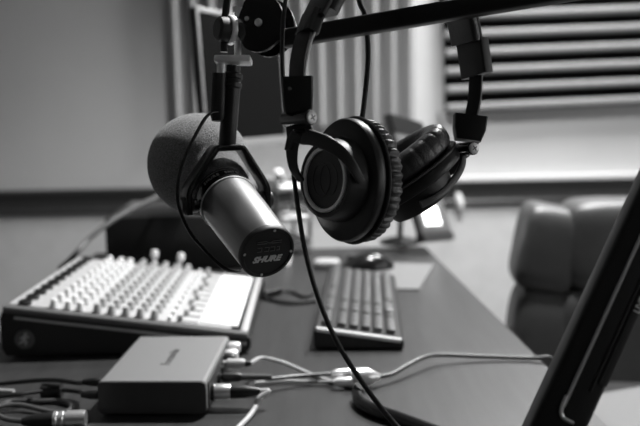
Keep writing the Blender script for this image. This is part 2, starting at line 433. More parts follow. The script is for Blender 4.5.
# jack sockets in the raised rear bay
first = None
for y in rows_y:
    for x, rr_ in ((.028, .010),):
        if first is None:
            bm = new(); lathe(bm, [(rr_, 0), (rr_, .005), (rr_ * .8, .006), (rr_ * .6, .006), (rr_ * .55, .001), (0, .001)], topM(x, y, -.0035), 18); first = obj('input_socket', bm, m_black, console); p0 = toppt(x, y)
        else: copy_part(first, console, Matrix.Translation(toppt(x, y) - p0))
first = None
for k, y in enumerate(rows_y):
    if first is None:
        bm = new(); rbox(bm, .006, .009, .006, topM(.250, y, 0), .001); first = obj('mute_button', bm, m_white_and_glare, console); p0 = toppt(.25, y)
    else: copy_part(first, console, Matrix.Translation(toppt(.25, y) - p0))
for y in rows_y:
    bm = new(); rbox(bm, .03, .0025, .001, topM(.278, y, -.003)); obj('fader_slot', bm, m_black, console)
first = None
for k, y in enumerate(rows_y):
    x = .266 + .012 * ((k * 7) % 5) / 5
    if first is None:
        bm = new(); rbox(bm, .009, .007, .010, topM(x, y, .002), .002); first = obj('fader_cap', bm, m_knobg, console); p0 = toppt(x, y)
    else: copy_part(first, console, Matrix.Translation(toppt(x, y) - p0))
for px in (163, 187):       # two tall knobs standing at the far edge
    p = onz(px, 262, DZ + .05); lo = MM.inverted() @ p; y = D_ - .02
    bm = new(); lathe(bm, [(0, .034), (.006, .033), (.0075, .028), (.0075, .020), (.004, .018), (.003, 0), (0, 0)], topM(lo.x, y, -.003), 16); obj('tall_knob', bm, m_knobw, console)

# ------------------------------------------------------------------ black equipment case behind the console
cA = onz(107, 273, DZ); ch = 0.128; cw, cd = 0.315, .30
case = thing('equipment_case', 'low black equipment case behind the mixing console, under the silver monitor', 'case', cA + V((cw / 2, cd / 2, 0)))
CMx = frame(V((1, .03, 0)).normalized(), V((-.03, 1, 0)).normalized(), V((0, 0, 1)), cA)
bm = new(); rbox(bm, cw, cd, ch - .006, CMx @ T(cw / 2, cd / 2, .006 + (ch - .006) / 2), .004); obj('body', bm, m_black, case)
bm = new(); rbox(bm, cw - .01, cd - .01, .004, CMx @ T(cw / 2, cd / 2, ch + .001), .001); obj('sheen_lid', bm, m_lip, case)  # top of the dark case greyed to stand in for its sheen
for sx in (.03, cw - .03):
    for sy in (.03, cd - .03):
        bm = new(); lathe(bm, [(0, 0), (.012, 0), (.014, .008), (0, .008)], CMx @ T(sx, sy, 0), 16); obj('foot', bm, m_rubber, case)

# ------------------------------------------------------------------ silver monitor standing on the case
ztop = DZ + ch + .003
mlb = at(207, 151, 1.74); mrb = V((-.086, 2.10, mlb.z))
lean = V((-.016, .012, .316)); mlb = V((mlb.x, mlb.y, mlb.z)); 
mdir = (mrb - mlb).normalized(); mn = mdir.cross(lean).normalized()
mon = thing('monitor', 'dark-screened monitor with silver bezel behind the microphone', 'monitor', V(((mlb.x + mrb.x) / 2 - .02, (mlb.y + mrb.y) / 2 - .03, ztop)))
mw = (mrb - mlb).length; mh = lean.length; lu = lean.normalized()
PM = frame(mdir, lu, mn, mlb)       # x along the width, y up, z out of the screen
bm = new(); rbox(bm, mw, mh, .018, PM @ T(mw / 2, mh / 2, -.010), .004); obj('shell', bm, m_black, mon)
bm = new()
for x, y, sx, sy in ((mw / 2, mh - .005, mw, .010), (mw / 2, .010, mw, .02), (.003, mh / 2, .006, mh), (mw - .003, mh / 2, .006, mh)):
    rbox(bm, sx, sy, .005, PM @ T(x, y, .0005), .001)
obj('bezel', bm, m_silver, mon)
bm = new(); rbox(bm, mw - .011, mh - .030, .002, PM @ T(mw / 2, mh / 2 + .004, .0005)); obj('screen', bm, m_screen, mon)
sb = V(((mlb.x + mrb.x) / 2 - .045, (mlb.y + mrb.y) / 2 - .01, ztop))
bm = new(); tube(bm, [sb + V((0, 0, .004)), sb + V((-.01, 0, .10)), PM @ V((mw / 2, .09, -.018))], .014, 12); obj('stand', bm, m_silver, mon)
bm = new(); rbox(bm, .13, .17, .008, T(sb.x + .02, sb.y - .02, ztop + .004), .003); obj('base', bm, m_silver, mon)

# ------------------------------------------------------------------ small second monitor at the far right corner of the desk
nb = at(423, 236, 1.93); fb = at(452, 234, 2.12)
lean2 = at(421, 123, 2.10) - fb
d2 = fb - nb; n2 = d2.cross(lean2).normalized()
ft = onz(400, 243, DZ)
m2 = thing('monitor', 'small leaning monitor with one glowing reflection at the far desk corner', 'monitor', ft)
P2 = frame(d2.normalized(), (lean2 - d2.normalized() * lean2.dot(d2.normalized())).normalized(), n2, nb)
w2 = d2.length; h2 = lean2.length; 
def sk(x, y, z=0): return nb + d2 * x + lean2 * y + n2 * z
bm = new(); quadbox(bm, [sk(0, 0), sk(1, 0), sk(1, 1), sk(0, 1)], -n2 * .016); obj('shell', bm, m_lip, m2)
bm = new(); quadbox(bm, [sk(.04, .04, .0015), sk(.96, .04, .0015), sk(.96, .90, .0015), sk(.04, .90, .0015)], -n2 * .001); obj('screen', bm, m_screen2, m2)
bm = new(); quadbox(bm, [sk(.16, .085, .0035), sk(.68, .085, .0035), sk(.68, .25, .0035), sk(.16, .25, .0035)], -n2 * .0015); obj('reflection_patch', bm, m_reflect, m2)['label'] = 'light reflected in the screen, drawn as a glowing rectangle'  # reflection of a light, made as a glowing patch
bm = new(); quadbox(bm, [sk(-.02, -.05, .004), sk(1.0, -.05, .004), sk(1.0, .015, .004), sk(-.02, .015, .004)], -n2 * .022); obj('lower_bezel', bm, m_yoke, m2)
bm = new(); quadbox(bm, [sk(0, .86, .004), sk(1, .86, .004), sk(1, 1.0, .004), sk(0, 1.0, .004)], -n2 * .004); obj('upper_bezel', bm, m_black, m2)
bm = new(); tube(bm, [ft + V((0, 0, .012)), ft + V((.002, 0, .10)), ft + V((.0, 0, .16)), sk(.3, .42, -.014)], .0075, 12); obj('stand', bm, m_rubber, m2)
bm = new(); lathe(bm, [(0, 0), (.055, 0), (.056, .006), (.03, .014), (.012, .018), (0, .018)], T(*ft), 32); obj('base', bm, m_black, m2)

# ------------------------------------------------------------------ letter tray with papers, right of the microphone
tc = onz(286, 251, DZ); 
tray = thing('letter_tray', 'pale three-tier letter tray of papers behind the microphone body', 'letter tray', tc)
TM = T(*tc) @ Matrix.Rotation(math.radians(24), 4, 'Z')
tw, td = .085, .13
for z in (.012, .088, .164):
    bm = new(); rbox(bm, tw, td, .004, TM @ T(0, 0, z), .001)
    for s in (-1, 1): rbox(bm, .004, td, .03, TM @ T(s * tw / 2, 0, z + .013), .001)
    rbox(bm, tw, .004, .03, TM @ T(0, td / 2, z + .013), .001); obj('tray_shelf', bm, m_cableg, tray)
for sx in (-1, 1):
    for sy in (-1, 1):
        bm = new(); lathe(bm, [(0, 0), (.005, 0), (.005, .178), (0, .178)], TM @ T(sx * (tw / 2 + .003), sy * td * .42, 0), 10); obj('post', bm, m_lip, tray)
for k, (z, a, sx) in enumerate(((.021, 4, .0), (.0305, -3, .002), (.097, 6, -.004), (.173, -7, .0))):
    bm = new(); rbox(bm, tw * .84, td * .84, .006, TM @ T(sx, -.012 - .006 * k, z) @ Matrix.Rotation(math.radians(a * .4), 4, 'Z'), .001)
    tag(obj('paper_stack', bm, [m_paper, m_cablel, m_paper, m_paper][k]), ['white paper stack on the lower tray shelf', 'grey folder lying over paper on the lower tray shelf', 'white paper stack on the middle tray shelf', 'white paper sheaf on the topmost tray shelf'][k], 'papers')
# round white ball on a dark cup
bp = TM @ V((-.024, -.02, .1765))
bt = thing('desk_ball', 'round white ball on dark holder atop the letter tray', 'desk ornament', bp)
bm = new(); lathe(bm, [(0, 0), (.014, 0), (.016, .004), (.010, .012), (.013, .022), (.009, .022), (0, .016)], T(*bp), 24); obj('holder', bm, m_black, bt)
bm = new(); puff(bm, .026, .026, .026, T(*(bp + V((0, 0, .029)))), e=1.0, n=14); obj('ball', bm, m_paper, bt)
# rolled papers in front of the tray
p0 = onz(291, 266, DZ)
bm = new(); lathe(bm, [(.009, 0), (.016, 0), (.016, .12), (.009, .12)], T(*(p0 + V((-.06, .03, .016)))) @ Matrix.Rotation(math.radians(64), 4, 'Z') @ Matrix.Rotation(PI / 2, 4, 'X') @ T(0, 0, -.06), 20, closed=True)
tag(obj('paper_roll', bm, m_paper), 'rolled white paper lying between microphone and headphone cord', 'paper roll')
# note block near the keyboard
p0 = onz(327, 268, DZ)
bm = new(); puff(bm, .062, .045, .022, T(*(p0 + V((0, 0, .011)))), e=.6); tag(obj('earbud_case', bm, m_cableg), 'small rounded white case beyond the keyboard', 'case')

# ------------------------------------------------------------------ keyboard
kA, kB = onz(314, 350, DZ), onz(404, 351, DZ)
kx = (kB - kA).normalized(); ky = V((0, 0, 1)).cross(kx)
ky = (ky + kx * -.02).normalized(); kx = ky.cross(V((0, 0, 1)))
kw, kl = (kB - kA).length, .455
KM = frame(kx, ky, V((0, 0, 1)), kA)
kb = thing('keyboard', 'black computer keyboard lying lengthwise on the desk', 'keyboard', KM @ V((kw / 2, kl / 2, 0)))
# the back of the keyboard (left) is propped up: wedge section
h0, h1 = .036, .018
def kz(x): return h0 + (h1 - h0) * x / kw
bm = new(); prism(bm, [(0, .004), (kw, .004), (kw, h1 - .004), (kw - .004, h1), (.004, h0), (0, h0 - .004)], kl, KM @ XZ); obj('body', bm, m_kbody, kb)
ka = math.atan2(h1 - h0, kw)
KX = KM.to_3x3() @ V((math.cos(ka), 0, math.sin(ka))); KN = KX.cross(ky) if KX.cross(ky).z > 0 else ky.cross(KX)
bm = new(); sweep(bm, [KM @ V((.004, .002, h0 - .003)), KM @ V((kw - .004, .002, h1 - .003))], rrect(.006, .006, .001), hint=V((0, 0, 1))); obj('edge_strip', bm, m_white, kb)
def keyM(x, y): return frame(KX, ky, KN, KM @ V((x, y, kz(x) + .004)))
first = None; extra = new(); cnt = 0
rows = [(.018, .0150), (.042, .0158), (.061, .0158), (.080, .0158), (.099, .0158), (.119, .0150)]
for ri, (x, s) in enumerate(rows):
    y = .016; k = 0
    while y < kl - .012:
        wk = s
        if ri == 5 and 5 <= k <= 5: wk = .09
        if ri == 0 and k in (4, 8, 12): y += .008
        if 0.088 < y < 0.096 or 0.155 < y < 0.163: y += .008
        if y + wk > kl - .010: break
        cnt += 1
        M_ = keyM(x, y + wk / 2)
        if first is None or wk > .02:
            bm = new(); rbox(bm, s * .92, wk * .78, .010, M_, .0022); o_ = obj('key', bm, m_key, kb)
            if first is None: first = o_; pk = M_.translation.copy()
        elif cnt <= 100: copy_part(first, kb, Matrix.Translation(M_.translation - pk))
        else: rbox(extra, s * .92, wk * .78, .010, M_, .0022)
        y += wk + .0032; k += 1
if len(extra.verts):
    eo = obj('far_keys', extra, m_key, kb); eo['kind'] = 'stuff'
for x in (.02, kw - .02):
    for y in (.03, kl - .03):
        bm = new(); rbox(bm, .014, .02, .006, KM @ T(x, y, .003), .001); obj('foot', bm, m_rubber, kb)

# ------------------------------------------------------------------ mouse pad, mouse
c4 = [onz(x, y, DZ + .003) for x, y in ((384, 287), (419, 289), (434, 264), (330, 262))]
c4[0] = onz(378, 288, DZ + .003); c4[3] = onz(352, 261, DZ + .003)
bm = new(); quadbox(bm, c4, V((0, 0, -.003))); tag(obj('mouse_pad', bm, m_padm), 'pale grey mouse pad at the far right of the desk', 'mouse pad')
mp_ = onz(366, 269, DZ + .003)
mo = thing('computer_mouse', 'black computer mouse on the pale mouse pad', 'mouse', mp_)
def mouse(bm, sc_, z0):
    n = 20; rings = []
    for i in range(n + 1):
        u = i / n; x = (u - .5) * .112
        wv = .031 * (math.sin(PI * min(max(u, .02), .98)) ** .45); hv = .040 * (math.sin(PI * min(max(u, .03), .97)) ** .6) * (1.05 - .45 * (1 - u))
        ring = []
        for k in range(17):
            a = PI * k / 16; ring.append(V((x * sc_, wv * math.cos(a) * sc_, z0 + hv * math.sin(a) ** .8 * sc_)))
        rings.append([bm.verts.new(MoM @ p) for p in ring])
    for a, b in zip(rings, rings[1:]):
        for k in range(16): bm.faces.new((a[k], a[k + 1], b[k + 1], b[k]))
        bm.faces.new((a[16], a[0], b[0], b[16]))
    bm.faces.new(rings[0]); bm.faces.new(rings[-1])
MoM = T(*mp_) @ Matrix.Rotation(math.radians(8), 4, 'Z')
bm = new(); mouse(bm, 1.12, .001); obj('shell', bm, m_gloss, mo)
bm = new(); lathe(bm, [(0, -.003), (.010, -.003), (.011, 0), (.010, .003), (0, .003)], MoM @ T(-.034, 0, .026) @ Matrix.Rotation(PI / 2, 4, 'X'), 18); obj('scroll_wheel', bm, m_lip, mo)

# ------------------------------------------------------------------ audio interface
iA, iB, iC, iD = onz(99, 417, DZ), onz(207, 417, DZ), onz(229, 340, DZ + .047), onz(137, 336, DZ + .047)
ix = (iB - iA).normalized(); iy = V((0, 0, 1)).cross(ix)
iw, ih = (iB - iA).length, .045
il = ((onz(182, 336, DZ + ih) - (iA + iB) / 2) * 1).dot(iy)
IM = frame(ix, iy, V((0, 0, 1)), iA)
ai = thing('audio_interface', 'grey metal audio interface box in front of the mixing console', 'audio interface', IM @ V((iw / 2, il / 2, 0)))
bm = new(); prism(bm, [(x + iw / 2, y + .004 + (ih - .004) / 2) for x, y in rrect(iw, ih - .004, .006, 4)], il - .006, IM @ T(0, .003, 0) @ XZ); obj('shell', bm, m_alu, ai)
bm = new(); prism(bm, [(x + iw / 2, y + .004 + (ih - .004) / 2) for x, y in rrect(iw - .001, ih - .005, .006, 4)], .004, IM @ T(0, -.0005, 0) @ XZ); obj('end_panel', bm, m_alud, ai)['label'] = 'charcoal end panel facing out'
bm = new(); rbox(bm, .003, il - .02, ih - .012, IM @ T(iw + .0005, il / 2, .004 + (ih - .004) / 2), .001); fp = obj('front_panel', bm, m_alud, ai)
bm = new(); rbox(bm, .003, il - .02, ih - .012, IM @ T(-.0005, il / 2, .004 + (ih - .004) / 2), .001); obj('rear_panel', bm, m_alud, ai)
for x in (.02, iw - .02):
    for y in (.02, il - .02):
        bm = new(); lathe(bm, [(0, 0), (.007, 0), (.007, .005), (0, .005)], IM @ T(x, y, 0), 12); obj('foot', bm, m_rubber, ai)
bm = new(); text(bm, 'Focusrite', .0175, IM @ T(iw * .52, il * .50, ih + .0004) @ Matrix.Rotation(PI / 2, 4, 'Z'), .0002, bold=.0002); obj('lettering', bm, m_edge2, ai)
XO = IM.to_3x3() @ V((1, 0, 0))
def facing_x(y, z, dx=.002): return ortho(XO, my_, IM @ V((iw + dx, y, z)))
for k, (y, z, r, m) in enumerate(((il - .02, .034, .008, m_steel), (il - .045, .030, .009, m_steel), (il - .062, .030, .009, m_black))):
    bm = new(); lathe(bm, [(0, .016), (r * .8, .016), (r, .013), (r, .002), (r * .9, 0), (0, 0)], facing_x(y, z), 20); obj('gain_knob', bm, m, ai)
jy = {'xlr': .028, 'j1': .075, 'j2': .105}
for y, r in ((.028, .012), (.075, .008), (.105, .008)):
    bm = new(); lathe(bm, [(r * .5, .001), (r * .55, .004), (r, .004), (r, 0)], facing_x(y, .022), 20, closed=True); obj('input_socket', bm, m_black, ai)

def plug(name, M, parts, parent):
    for nm, prof, m in parts:
        bm = new(); lathe(bm, prof, M, 20); obj(nm, bm, m, parent)
# --- XLR cable plugged in at the near corner
def cable_thing(label, loc, cat='cable', name='cable', group=None): return thing(name, label, cat, loc, group)
P0 = facing_x(.028, .022).translation
xlr = cable_thing('pale cable with silver plug at the near corner of the audio interface', V((P0.x, P0.y, DZ)), name='microphone_cable')
XM = facing_x(.028, .022, .003)
bm = new(); lathe(bm, [(0, 0), (.0095, 0), (.0098, .004), (.0098, .021), (.009, .023), (0, .023)], XM, 24); obj('plug', bm, m_chrome, xlr)
bm = new(); lathe(bm, [(0, .023), (.0088, .023), (.0085, .040), (.0070, .048), (.0055, .056), (.0045, .060), (0, .060)], XM, 24); obj('boot', bm, m_black, xlr)
e = XM @ V((0, 0, .058))
cz = DZ + .0035
bm = new(); tube(bm, [e, XM @ V((0, 0, .070)), onz(259, 398, DZ + .016), onz(255, 408, DZ + .006), onz(244, 422, cz), onz(222, 440, cz), onz(170, 465, cz)], .0034, 12); obj('cord', bm, m_cableg, xlr)

def jack_cable(y, z, label, pts, m, mb, r=.0028, boot=.04, name='cable'):
    M_ = facing_x(y, z, .003)
    t = cable_thing(label, V((M_.translation.x, M_.translation.y, DZ)), name=name)
    bm = new(); lathe(bm, [(0, 0), (.004, 0), (.004, .004), (.0065, .006), (.0065, .026), (.005, .030), (0, .030)], M_, 18); obj('plug', bm, mb, t)
    bm = new(); lathe(bm, [(0, .030), (.0048, .030), (.0036, .030 + boot), (0, .030 + boot)], M_, 14); obj('boot', bm, m_black if mb is not m_black else m_cablel, t)
    bm = new(); tube(bm, [M_ @ V((0, 0, .030 + boot * .8))] + pts, r, 10); obj('cord', bm, m, t)
    return t
z1 = DZ + .010
jack_cable(.075, .024, 'dark cable running straight from interface to silver joining plugs', [onz(268, 379, z1 + .008), onz(300, 376, z1 + .004), onz(334, 373.5, z1 + .004)], m_cablel, m_black)
jack_cable(.112, .030, 'white-sleeved cable arching from interface under the other cables', [onz(262, 358, z1 + .016), onz(284, 363, z1 + .010), onz(305, 372, DZ + .004), onz(330, 381, DZ + .003), onz(352, 386, DZ + .003), onz(364, 387, DZ + .003)], m_cableg, m_cableg, boot=.008)
t = cable_thing('thin pale cable lying between white-sleeved cable and silver plugs', onz(300, 381, DZ))
bm = new(); tube(bm, [onz(255, 383, DZ + .004), onz(285, 381, DZ + .004), onz(312, 382, DZ + .004), onz(335, 381.5, DZ + .008)], .0025, 10); obj('cord', bm, m_cableg, t)
# silver joining plugs and the cable running on to the right
cj = cable_thing('grey cable with silver joining plugs crossing desk to the chair side', onz(365, 378, DZ), name='extension_cable')
def rod(a, b, prof, m, nm, par):
    M_ = ortho(b - a, V((0, 0, 1)), a); L = (b - a).length
    bm = new(); lathe(bm, [(r, u * L) for r, u in prof], M_, 18); return obj(nm, bm, m, par)
a1, b1 = onz(331, 374, DZ + .014), onz(356, 372, DZ + .012)
rod(a1, b1, [(0, 0), (.003, 0), (.006, .2), (.0065, .9), (.005, 1), (0, 1)], m_chrome, 'upper_plug', cj)
a2, b2 = onz(333, 382, DZ + .010), onz(358, 381, DZ + .010)
rod(a2, b2, [(0, 0), (.003, 0), (.006, .2), (.0065, .9), (.005, 1), (0, 1)], m_steel, 'lower_plug', cj)
a3, b3 = onz(352, 376.5, DZ + .0155), onz(380, 377, DZ + .0135)
rod(a3, b3, [(0, 0), (.008, 0), (.012, .1), (.0125, .55), (.008, .8), (.004, 1), (0, 1)], m_chrome, 'adapter', cj)
XE = onz(546, 362, DZ)
bm = new(); tube(bm, [onz(376, 377, DZ + .0125), onz(392, 374, DZ + .012), onz(408, 365, DZ + .016), onz(424, 357.5, DZ + .018), onz(440, 355, DZ + .014), onz(480, 356.5, DZ + .007), onz(525, 358, DZ + .005), XE + V((-.012, 0, .006)), XE + V((.006, 0, .006)), XE + V((.016, -.003, -.012)), XE + V((.018, -.006, -.07))], .0032, 10)
obj('cord', bm, m_cablel, cj)
# thick black hose-like cable in the near foreground
tk = [onz(361, 386, DZ + .020), onz(358, 392, DZ + .012), onz(361, 402, DZ + .0085), onz(374, 410, DZ + .0085), onz(398, 418, DZ + .0085), onz(430, 430, DZ + .0085), onz(480, 450, DZ + .0085)]
bm = new(); tube(bm, tk, .0082, 16); tag(obj('sleeved_cable', bm, m_gloss), 'thick black sleeved cable curling across the near desk', 'cable')

# --- rear cables at left
YR = -XO
def rear(y, z): return ortho(YR, my_, IM @ V((-.002, y, z)))
def left_cable(label, y, z, pts, r, m, ferrite=None):
    M_ = rear(y, z); t = cable_thing(label, V((M_.translation.x, M_.translation.y, DZ)))
    bm = new(); lathe(bm, [(0, 0), (.004, 0), (.0055, .003), (.0055, .014), (.0035, .026), (0, .026)], M_, 16); obj('plug', bm, m_black, t)
    bm = new(); tube(bm, [M_ @ V((0, 0, .022))] + pts, r, 10); obj('cord', bm, m, t)
    if ferrite:
        bm = new(); a, b = ferrite; sweep(bm, [a, a.lerp(b, .5), b], rrect(.017, .017, .004), hint=V((0, 0, 1))); obj('ferrite_choke', bm, m_black, t)
    return t
left_cable('black cable running straight left from the back of the audio interface', .03, .034, [onz(78, 383, DZ + .028), onz(55, 380, DZ + .026), onz(30, 381, DZ + .020), onz(0, 384, DZ + .016), onz(-30, 388, DZ + .013)], .0030, m_black)
left_cable('black cable with a square choke left of the audio interface', .022, .020, [onz(80, 392, DZ + .012), onz(62, 390, DZ + .011), onz(42, 391, DZ + .013), onz(20, 394, DZ + .017), onz(-15, 398, DZ + .017)], .0030, m_black, (onz(62, 390, DZ + .011), onz(42, 391, DZ + .0105)))
lc = cable_thing('grey looped cable with silver connector at the lower left desk', onz(40, 420, DZ), name='microphone_cable')
bm = new(); tube(bm, [onz(-30, 384, DZ + .004), onz(-4, 390, DZ + .004), onz(14, 391.5, DZ + .004)], .0030, 10); obj('cord_end', bm, m_cableg, lc)
bm = new(); tube(bm, [onz(-28, 402, DZ + .004), onz(0, 404, DZ + .004), onz(14, 401, DZ + .004), onz(40, 401, DZ + .004), onz(60, 401, DZ + .004), onz(71, 405, DZ + .004), onz(68, 411, DZ + .004), onz(52, 412, DZ + .004), onz(20, 405, DZ + .008), onz(-2, 407, DZ + .009), onz(-6, 412, DZ + .009), onz(6, 419, DZ + .009), onz(26, 421.5, DZ + .010)], .0032, 10); obj('cord', bm, m_cablel, lc)
a, b = onz(22, 421.5, DZ + .0105), onz(56, 419.5, DZ + .0105); rod(a, b, [(0, 0), (.004, 0), (.0065, .2), (.0085, .45), (.009, 1), (0, 1)], m_black, 'boot', lc)
a, b = onz(54, 419.5, DZ + .0105), onz(86, 418, DZ + .0105); rod(a, b, [(0, 0), (.0098, 0), (.0098, .1), (.0088, .13), (.0088, .19), (.0098, .22), (.0098, .3), (.0088, .33), (.0088, .38), (.01, .41), (.01, .92), (.0095, 1), (0, 1)], m_chrome, 'connector_barrel', lc)
# cable rising from the mixer over the black case
bm = new(); tube(bm, [onz(60, 268, DZ + .02), at(72, 258, 1.58), at(89, 239, 1.60), at(113, 220, 1.64), at(140, 205, 1.70), at(166, 193, 1.78), at(190, 184, 1.86)], .0058, 10)
tag(obj('power_cable', bm, m_lip), 'thick dark cable rising from the mixing console over the black case', 'cable')
# keyboard cable with a black plug
uc = cable_thing('dark cable with black plug lying left of the keyboard', onz(285, 295, DZ), name='usb_cable')
a, b = onz(262, 294, DZ + .009), onz(278, 290, DZ + .009)
bm = new(); sweep(bm, [a, a.lerp(b, .5), b], rrect(.014, .022, .004), hint=V((0, 0, 1))); obj('plug', bm, m_black, uc)
bm = new(); tube(bm, [b, onz(292, 292, DZ + .004), onz(305, 297, DZ + .004), onz(314, 293, DZ + .004)], .003, 8); tube(bm, [a, onz(272, 300, DZ + .004), onz(292, 303, DZ + .004), onz(316, 301, DZ + .004)], .0035, 8); obj('cord', bm, m_black, uc)

# ------------------------------------------------------------------ boom arm
EL = at(772, -52, .655)
JD = at(262, 25, .815)
ba = thing('boom_arm', 'black jointed boom arm reaching across the frame from lower right', 'boom arm', V((at(484, 560, .62).x, at(484, 560, .62).y, DZ)))
bar0, bar1 = at(284, 39, .812), at(784, -46, .655)
bd_ = (bar1 - bar0).normalized()
bm = new(); sweep(bm, [bar0.lerp(bar1, i / 8) for i in range(9)], rrect(.0185, .016, .003), hint=U); obj('upper_arm', bm, m_black, ba)
# joint: a round clamp plate with tongue, discs and screw
JN = (B * .93 - R * .30 + U * .05).normalized()
JM = ortho(JN, R, JD)
bm = new()
poly = []
for k in range(40):
    a = 2 * PI * k / 40; poly.append((.0272 * math.cos(a), .0305 * math.sin(a)))
poly = [(x, y) for x, y in poly if not (x < -.012 and abs(y) < .0235)]
poly.sort(key=lambda p: math.atan2(p[1], p[0]))
tong = [(-.0235, .0065), (-.0235, -.0115)]
pl = [p for p in poly if p[1] <= 0 and p[0] < 0]
ordered = sorted(poly, key=lambda p: (math.atan2(p[1], p[0])))
ordered = [p for p in ordered] + tong[:1] + []
ordered = ordered[:-1]
ordered = [tong[1]] + ordered + [tong[0]]
prism(bm, ordered, .005, JM @ T(0, 0, .004)); jp = obj('joint_plate', bm, m_gloss, ba)
bm = new(); prism(bm, ordered, .005, JM @ T(.004, 0, -.018)); obj('rear_joint_plate', bm, m_gloss, ba)
bm = new(); lathe(bm, [(0, -.014), (.021, -.014), (.022, -.012), (.022, .002), (.021, .004), (0, .004)], JM, 36); obj('joint_drum', bm, m_black, ba)
bm = new(); lathe(bm, [(0, .0115), (.003, .0115), (.0042, .0105), (.0042, .009), (0, .009)], JM, 18); obj('joint_screw', bm, m_chrome, jp)
bm = new(); lathe(bm, [(0, .0105), (.002, .0105), (.0026, .009), (0, .009)], JM @ T(-.0135, .0055, 0), 14); obj('small_screw', bm, m_chrome, jp)
bm = new(); lathe(bm, [(0, -.03), (.0235, -.03), (.025, -.028), (.025, -.020), (.0235, -.018), (0, -.018)], JM @ T(.004, 0, 0), 36); obj('clamp_knob', bm, m_steel, ba)
# lower arm: channel section
lo_t, lo_b = EL, at(555, 424, .62)
ld = (lo_b - lo_t).normalized(); lo_e = lo_t + ld * ((DZ + .06 - lo_t.z) / ld.z)
aw = R.copy(); aw = (aw - ld * aw.dot(ld)).normalized(); an = ld.cross(aw)
if an.dot(B) < 0: an = -an
pw = .0415
n_ = 10
bm = new(); sweep(bm, [lo_t.lerp(lo_e, i / n_) for i in range(n_ + 1)], rrect(.024, pw, .004), hint=an); la = obj('lower_arm', bm, m_black, ba)
def along(p, q, off, z, w, h, m, nm, par):
    bm = new(); sweep(bm, [lo_t.lerp(lo_b, p).lerp(lo_t.lerp(lo_b, q), i / 6) + aw * off + an * z for i in range(7)], rrect(w, h, min(w, h) * .3), hint=an); return obj(nm, bm, m, par)
sgn = 1 if aw.dot(R) > 0 else -1
along(.30, .965, -.004 * sgn, .0125, .0016, .0028, m_cableg, 'channel_edge', la)
along(.30, .92, .0105 * sgn, .0122, .0014, .002, m_soft, 'channel_edge', la)
along(.30, .90, .0165 * sgn, .0122, .002, .007, m_yoke, 'side_rail', la)
ec = lo_t.lerp(lo_b, .972)
bm = new(); tube(bm, [ec - aw * .0055 * sgn + an * .0128 - ld * .012, ec - aw * .0048 * sgn + an * .0130 - ld * .001, ec - aw * .001 * sgn + an * .0132 + ld * .0045, ec + aw * .008 * sgn + an * .0132 + ld * .005], .0014, 10); obj('channel_end', bm, m_chrome, la)['label'] = 'bright curved end of the channel'
pt = at(634.5, 311.5, .612); tx = -ld; tM = ortho(an, tx, lo_t + ld * (pt - lo_t).dot(ld) + aw * .0172 * sgn + an * .0138)
bm = new(); text(bm, 'LIVE', .0072, tM, .0003, bold=.0002, align='LEFT'); obj('lettering', bm, m_white, la)
# elbow
bm = new(); lathe(bm, [(0, -.022), (.028, -.022), (.030, -.02), (.030, .02), (.028, .022), (0, .022)], ortho(an, R, EL), 32); obj('elbow', bm, m_black, ba)
# desk mount
bm = new(); lathe(bm, [(0, 0), (.05, 0), (.052, .004), (.05, .012), (.02, .018), (.014, .05), (.014, .072), (0, .072)], T(lo_e.x, lo_e.y, DZ), 32); obj('base', bm, m_black, ba)
ba.location = ba.location

# ------------------------------------------------------------------ microphone
cap = at(267.7, 252.5, .745)
mdx = (R * -.385 + U * .500 + F * .785).normalized()     # towards the windscreen
mdx = (at(226.5, 199.5, .828) - cap).normalized()
pv = V((0, 0, 1)).cross(-mdx).normalized()
if pv.dot(R) < 0: pv = -pv
qv = pv.cross(-mdx); qv = qv if qv.z > 0 else -qv
MB_ = frame(pv, mdx.cross(pv), mdx, cap)        # z runs along the axis
sr = (at(226.5, 199.5, .828) - cap).length
mic = thing('microphone', 'dark studio microphone with grey foam windscreen hanging from boom arm', 'microphone', V((cap.x, cap.y, cap.z - .04)))
r0 = .0282
bm = new(); lathe(bm, [(0, .004), (r0 * .985, .004), (r0, .008), (r0 * 1.02, .03), (r0 * 1.06, sr * .6), (r0 * 1.09, sr - .010), (r0 * 1.09, sr - .007), (0, sr - .007)], MB_, 96); body = obj('body', bm, m_mic, mic)
bm = new(); lathe(bm, [(0, 0), (r0 * .86, 0), (r0 * .88, -.0012), (r0 * .96, -.0012), (r0 * 1.0, .0005), (r0 * 1.0, .005), (0, .005)], MB_, 72); ec_ = obj('end_cap', bm, m_soft, mic)
CM_ = frame(pv, qv, -mdx, cap)          # x right, y up on the face of the cap
for a in (82, 178, 262, 358):
    p = CM_ @ V((r0 * .87 * math.cos(math.radians(a)), r0 * .87 * math.sin(math.radians(a)), .0008))
    bm = new(); lathe(bm, [(0, .0007), (.0012, .0007), (.0016, 0), (0, 0)], ortho(-mdx, pv, p), 12); obj('screw', bm, m_chrome, ec_)
TMc = CM_ @ T(-.0005, -.0072, .0003)
bm = new(); text(bm, 'SHURE', .0088, TMc, .0004, shear=.3, bold=.0004, xs=1.1); obj('lettering', bm, m_print, ec_)
bm = new()
def stroke(pts, w=.0007): sweep(bm, [CM_ @ V((x, y, .0006)) for x, y in pts], rrect(w, .0006, .0001), hint=-mdx)
for s in ((-.0125, .0095), (.0010, .0125)):
    pass
stroke([(-.0125, .0128), (-.0035, .0128), (-.0010, .0112), (.0015, .0112), (.004, .0128), (.0125, .0128)])
stroke([(-.0125, .0106), (-.0025, .0106)]); stroke([(.0025, .0106), (.0125, .0106)])
for x in (-.009, -.0015, .0045):
    stroke([(x - .0025, .0062), (x + .002, .0062), (x + .002, .0018), (x - .0025, .0018)], .0006)
stroke([(.009, .0058), (.0115, .0058), (.0115, .002), (.009, .002)], .0006)
